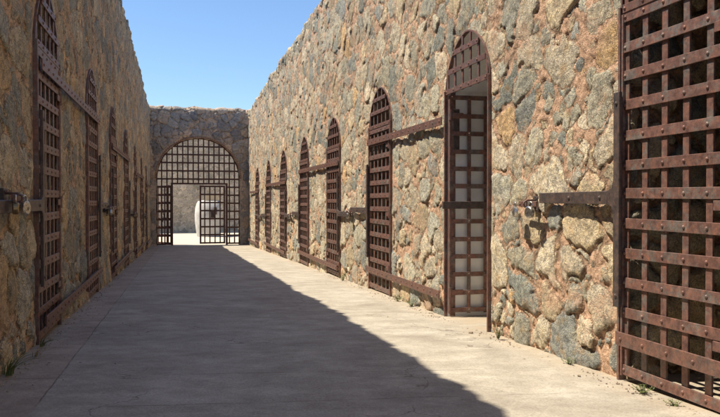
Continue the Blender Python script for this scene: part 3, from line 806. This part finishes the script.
# arched iron gate
def gate():
    root = empty("arched_gate", (GC, YG + 0.22, GZ)); tag(root, "wide arched iron grille gate filling the far archway, one leaf swung open", "gate")
    L0, L1, LT = -0.26 - GC, 0.93 - GC, 2.68              # the open doorway
    R1 = 2.13 - GC                                       # right edge of the closed leaf
    xs = [-GR + 0.012 + i * (2 * GR - 0.024) / 16 for i in range(17)]
    def top(x): return GS + math.sqrt(max(0, (GR - .02) ** 2 - x * x))
    fx = empty("fixed_grille"); fx.parent = root
    bw = 0.029
    for x in xs[0:17]:
        z0 = 0.04
        if L0 - 0.02 < x < R1 + 0.02: z0 = LT + 0.03
        if top(x) - z0 < .1: continue
        bm = bmesh.new(); box(bm, x - bw, x + bw, -0.02, 0.02, z0, top(x)); obj("vertical_bar", bm, M['iron_gate'], fx)
    zs = [0.06 + i * 0.362 for i in range(14)]
    for z in zs:
        if z > GTOP - 0.1: continue
        half = GR - 0.01 if z < GS else math.sqrt(max(0.01, (GR - .02) ** 2 - (z - GS) ** 2))
        segs = [(-half, half)] if z > LT - 0.05 else [(-half, L0), (R1, half)]
        for a, b in segs:
            bm = bmesh.new(); box(bm, a, b, -0.032, -0.018, z - 0.036, z + 0.036)
            for x in xs:
                if a < x < b: dome(bm, (x, -0.032, z), 0.014, sgn=-1, n=6)
            obj("cross_strap", bm, M['iron_gate'], fx)
    bm = bmesh.new()
    for x in (L0, R1): box(bm, x - 0.045, x + 0.045, -0.05, 0.03, 0.0, LT + 0.03)
    box(bm, L0 - .045, R1 + .045, -0.052, 0.032, LT + 0.0305, LT + 0.105)
    obj("door_post_frame", bm, M['iron_gate'], root)
    bm = bmesh.new(); n = 48; ring = []
    for i in range(n + 1):
        a = math.pi * i / n
        ring.append([bm.verts.new((r * math.cos(a), y, GS + r * math.sin(a))) for r, y in ((GR - .06, -.035), (GR - .004, -.035), (GR - .004, .03), (GR - .06, .03))])
    for a, b in zip(ring[:-1], ring[1:]):
        for k in range(4): bm.faces.new((a[k], b[k], b[(k + 1) % 4], a[(k + 1) % 4]))
    for s in (-1, 1): box(bm, s * (GR - .032) - .028, s * (GR - .032) + .028, -.034, .029, 0, GS - .002)
    obj("arch_rim", bm, M['iron_gate'], root)
    def mkleaf(wd):
        lf = empty("leaf"); lf.parent = root
        n = 5
        for i in range(n + 1):
            bm = bmesh.new(); x = i * wd / n; r = 0.038 if i in (0, n) else 0.027
            xx = min(max(x, r), wd - r); box(bm, xx - r, xx + r, -0.016, 0.016, 0.05, LT - 0.01); obj("vertical_bar", bm, M['iron_gate'], lf)
        for k in range(8):
            bm = bmesh.new(); z = 0.09 + k * (LT - 0.14) / 7; box(bm, 0, wd, -0.030, -0.016, z - .036, z + .036)
            for i in range(1, n): dome(bm, (i * wd / n, -0.030, z), 0.014, sgn=-1, n=6)
            obj("cross_strap", bm, M['iron_gate'], lf)
        return lf
    a = mkleaf(1.13); a.location = (L1 + 0.005, -0.005, 0)                  # closed leaf
    bm = bmesh.new(); box(bm, 0.49, 0.66, -0.06, -0.031, 1.22, 1.58, 0.004); o = obj("lock_case", bm, M['iron_dark'], a)
    b = mkleaf(1.13); b.location = (L0 - 0.02, 0.05, 0); b.rotation_euler = (0, 0, R(131))      # swung away to the courtyard
    for z in (0.5, 1.4, 2.3):
        bm = bmesh.new(); tube(bm, [(0, 0, z - .09), (0, 0, z + .09)], 0.035, 8); obj("hinge", bm, M['iron_dark'], b)
    bm = bmesh.new(); tube(bm, [(0.55, 0.03, 1.62), (0.50, 0.045, 1.45), (0.44, 0.05, 1.30), (0.47, 0.05, 1.15), (0.58, 0.04, 1.02)], 0.02, 6); obj("chain", bm, M['iron_dark'], b)
gate()

# ------------------------------------------------------------------ courtyard beyond the gate
def far_wall():
    root = empty("courtyard_wall", (1, 45, -1.0)); tag(root, "pale tan stone wall of the courtyard seen through the arched gate", "stone wall")
    us = np.arange(-9, 13, 0.07); ss = np.arange(-0.1, 7.6, 0.07)
    U, S = np.meshgrid(us, ss, indexing='ij'); h, sdf, r0, r1, r2 = stones(U, S, 661, 0.42, 0.34)
    P = np.stack([U, -h, S], -1); grid_mesh("masonry_face", P, sdf, (r0, r1, r2), M['far'], None, root)
    bm = bmesh.new(); box(bm, -9, 13, 0.06, 0.7, -0.1, 7.45); obj("wall_core", bm, M['roof'], root)
far_wall()
def hut():
    # whitewashed rounded masonry shelter standing behind the closed leaf
    cx, cy = 1.74, 40.0
    root = empty("whitewashed_shelter", (cx, cy, -0.985)); tag(root, "rounded whitewashed masonry shelter with a small dark opening behind the closed gate leaf", "shelter")
    bm = bmesh.new(); n = 40
    prof = [(0.0, 0.72), (0.35, 0.78), (0.8, 0.83), (1.2, 0.85), (1.6, 0.82), (1.85, 0.75), (1.98, 0.66), (2.03, 0.45), (2.04, 0.0)]
    rings = []
    for z, r in prof:
        ring = []
        for i in range(n):
            a = 2 * math.pi * i / n; c, s = math.cos(a), math.sin(a)
            x = r * abs(c) ** 0.8 * (1 if c > 0 else -1); y = r * abs(s) ** 0.8 * (1 if s > 0 else -1)
            x = min(x, 0.55)                                   # the right-hand side is flat
            ring.append(bm.verts.new((x, y, z + 0.0)))
        rings.append(ring)
    for a, b in zip(rings[:-1], rings[1:]):
        for i in range(n): bm.faces.new((a[i], a[(i + 1) % n], b[(i + 1) % n], b[i]))
    bmesh.ops.remove_doubles(bm, verts=bm.verts, dist=0.0005)
    obj("shell", bm, M['dusty'], root, smooth=True)
    bm = bmesh.new(); box(bm, 0.16, 0.32, -1.02, -0.70, 1.25, 1.65, 0.01); obj("opening", bm, M['iron_dark'], root)
    bm = bmesh.new(); box(bm, -0.30, 0.42, -0.55, 0.3, 1.96, 2.36, 0.03); obj("stone_cap", bm, M['far_cap'] if 'far_cap' in M else M['roof'], root)
t = NT("tan_plaster"); M['far_cap'] = t.out(t.mix(t.noise(6), (0.46, 0.37, 0.25), (0.52, 0.43, 0.30)), 0.9)
hut()

# ------------------------------------------------------------------ weeds, pebbles, litter
def tuft(name, x, y, n, hgt, spread, mat, label, lean=(0, 0), wide=0.006, cat="weed"):
    bm = bmesh.new(); rnd = random.Random(int(x * 1000 + y * 77))
    for i in range(n):
        a = rnd.uniform(0, 2 * math.pi); r = rnd.uniform(0, spread * 0.3)
        bx, by = r * math.cos(a), r * math.sin(a)
        h = hgt * rnd.uniform(0.45, 1.0); out = spread * rnd.uniform(0.3, 1.0)
        dx, dy = math.cos(a) * out + lean[0], math.sin(a) * out + lean[1]
        w = wide * rnd.uniform(0.6, 1.2); px, py = -math.sin(a) * w, math.cos(a) * w
        prev = None
        for k in range(5):
            q = k / 4; z = h * (1.5 * q - 0.55 * q * q * (1 + out / hgt * .4)); ww = 1 - q ** 1.5
            c = (bx + dx * q * q, by + dy * q * q, max(z, 0.004))
            v = (bm.verts.new((c[0] - px * ww, c[1] - py * ww, c[2])), bm.verts.new((c[0] + px * ww, c[1] + py * ww, c[2] + 0.001)))
            if prev: bm.faces.new((prev[0], prev[1], v[1], v[0]))
            prev = v
    o = obj(name, bm, mat); o.location = (x, y, fx(x, y)); tag(o, label, cat); return o
def herb(name, x, y, n, hgt, spread, label):
    """small leafy weed: stems with many little leaves"""
    bm = bmesh.new(); rnd = random.Random(int(x * 991 + y * 57))
    for i in range(n):
        a = rnd.uniform(0, 2 * math.pi); L = hgt * rnd.uniform(.5, 1); o_ = spread * rnd.uniform(.2, 1)
        for k in range(7):
            q = (k + 1) / 7; c = Vector((math.cos(a) * o_ * q, math.sin(a) * o_ * q, L * q))
            for s in (0, 1):
                b = a + (1.4 if s else -1.4) + rnd.uniform(-.5, .5); l = rnd.uniform(.008, .018)
                d = Vector((math.cos(b), math.sin(b), rnd.uniform(-.1, .6))) * l; w = Vector((-math.sin(b), math.cos(b), 0)) * l * .35
                bm.faces.new([bm.verts.new(c), bm.verts.new(c + d * .5 + w), bm.verts.new(c + d), bm.verts.new(c + d * .5 - w)])
        tube(bm, [(0, 0, 0), (math.cos(a) * o_, math.sin(a) * o_, L)], 0.0015, 3, False)
    o = obj(name, bm, M['grass']); o.location = (x, y, fx(x, y)); tag(o, label, "weed"); return o
tuft("grass_tuft", -1.13, 5.26, 40, 0.17, 0.15, M['grass'], "green grass tuft spilling from the shaded wall foot in the lower left corner", (0.10, 0), 0.005, "grass tuft")
tuft("grass_tuft", -1.12, 6.42, 26, 0.13, 0.11, M['grass'], "smaller green grass tuft at the foot of the nearest left door", (0.07, 0), 0.004, "grass tuft")
tuft("grass_tuft", -1.08, 5.95, 14, 0.10, 0.10, M['drygrass'], "sparse dry grass between the two green tufts at the left wall foot", (0.07, 0), 0.004, "grass tuft")
herb("leafy_weed", 2.97, 4.00, 15, 0.055, 0.085, "green leafy weed under the bottom rail of the nearest right door")
herb("leafy_weed", 2.95, 3.66, 7, 0.04, 0.06, "small leafy weed at the right picture edge below the nearest door")
herb("leafy_weed", 2.97, 6.15, 16, 0.15, 0.05, "upright weed against a boulder between the open doorway and the nearest right door")
herb("leafy_weed", 2.98, 8.75, 20, 0.12, 0.12, "leafy weed under the foot strap beyond the open doorway")
herb("leafy_weed", 2.98, 9.35, 14, 0.09, 0.10, "low weed at the wall foot beneath the long foot strap, farther one")
herb("leafy_weed", 2.98, 12.75, 24, 0.16, 0.12, "bushy weed at the sunny wall foot below the bright padlock")
herb("leafy_weed", 3.0, 4.95, 9, 0.05, 0.07, "tiny weed at the right wall foot below the lock arm")
def lump(bm, c, r, rnd):
    res = bmesh.ops.create_icosphere(bm, subdivisions=1, radius=1)
    s = (r * rnd.uniform(.7, 1.3), r * rnd.uniform(.7, 1.3), r * rnd.uniform(.45, .8))
    for v in res['verts']:
        k = rnd.uniform(.8, 1.15); v.co = Vector((c[0] + v.co.x * s[0] * k, c[1] + v.co.y * s[1] * k, c[2] + v.co.z * s[2] * k + s[2] * .5))
rnd = random.Random(5)
bm = bmesh.new()
for i in range(800):                                # loose mortar crumbs along both wall feet
    y = 3.2 + 12 * rnd.random() ** 1.6; side = rnd.random() < 0.62
    off = abs(rnd.gauss(0, 0.10)) + 0.01
    x = XR - 0.06 - off if side else XL + 0.05 + off * .7
    lump(bm, (x, y, fx(x, y)), rnd.uniform(.002, .007) * (1 if off > .15 else 1.5), rnd)
tag(obj("mortar_crumbs", bm, M['pebble']), "scattered crumbs of fallen mortar along the wall feet", "crumbs", kind="stuff")
for i, (x, y, r, lb) in enumerate([(2.86, 6.55, .024, "pinkish pebble lying near the open doorway on the sunny paving"), (2.84, 4.55, .018, "pebble at the foot of the wall just before the nearest right door"),
                          (2.74, 5.2, .013, "tiny pebble on sunny paving below the lock arm")]):
    bm = bmesh.new(); lump(bm, (0, 0, 0), r, rnd); o = obj("pebble", bm, M['pebble'], loc=(x, y, fx(x, y))); tag(o, lb, "pebble")
bm = bmesh.new()
for i in range(46):
    y = 4.6 + 6 * rnd.random(); x = XL + 0.12 + abs(rnd.gauss(0, .22)); l = rnd.uniform(.008, .018); a = rnd.uniform(0, 6.28)
    d = Vector((math.cos(a), math.sin(a), 0)) * l; w = Vector((-math.sin(a), math.cos(a), 0.5)) * l * .4; c = Vector((x, y, fx(x, y) + .007))
    bm.faces.new([bm.verts.new(c - d), bm.verts.new(c + w), bm.verts.new(c + d), bm.verts.new(c - w + Vector((0, 0, .006)))])
tag(obj("leaf_litter", bm, M['leaflitter']), "dead leaf bits strewn on the shaded strip by the left wall", "litter", kind="stuff")
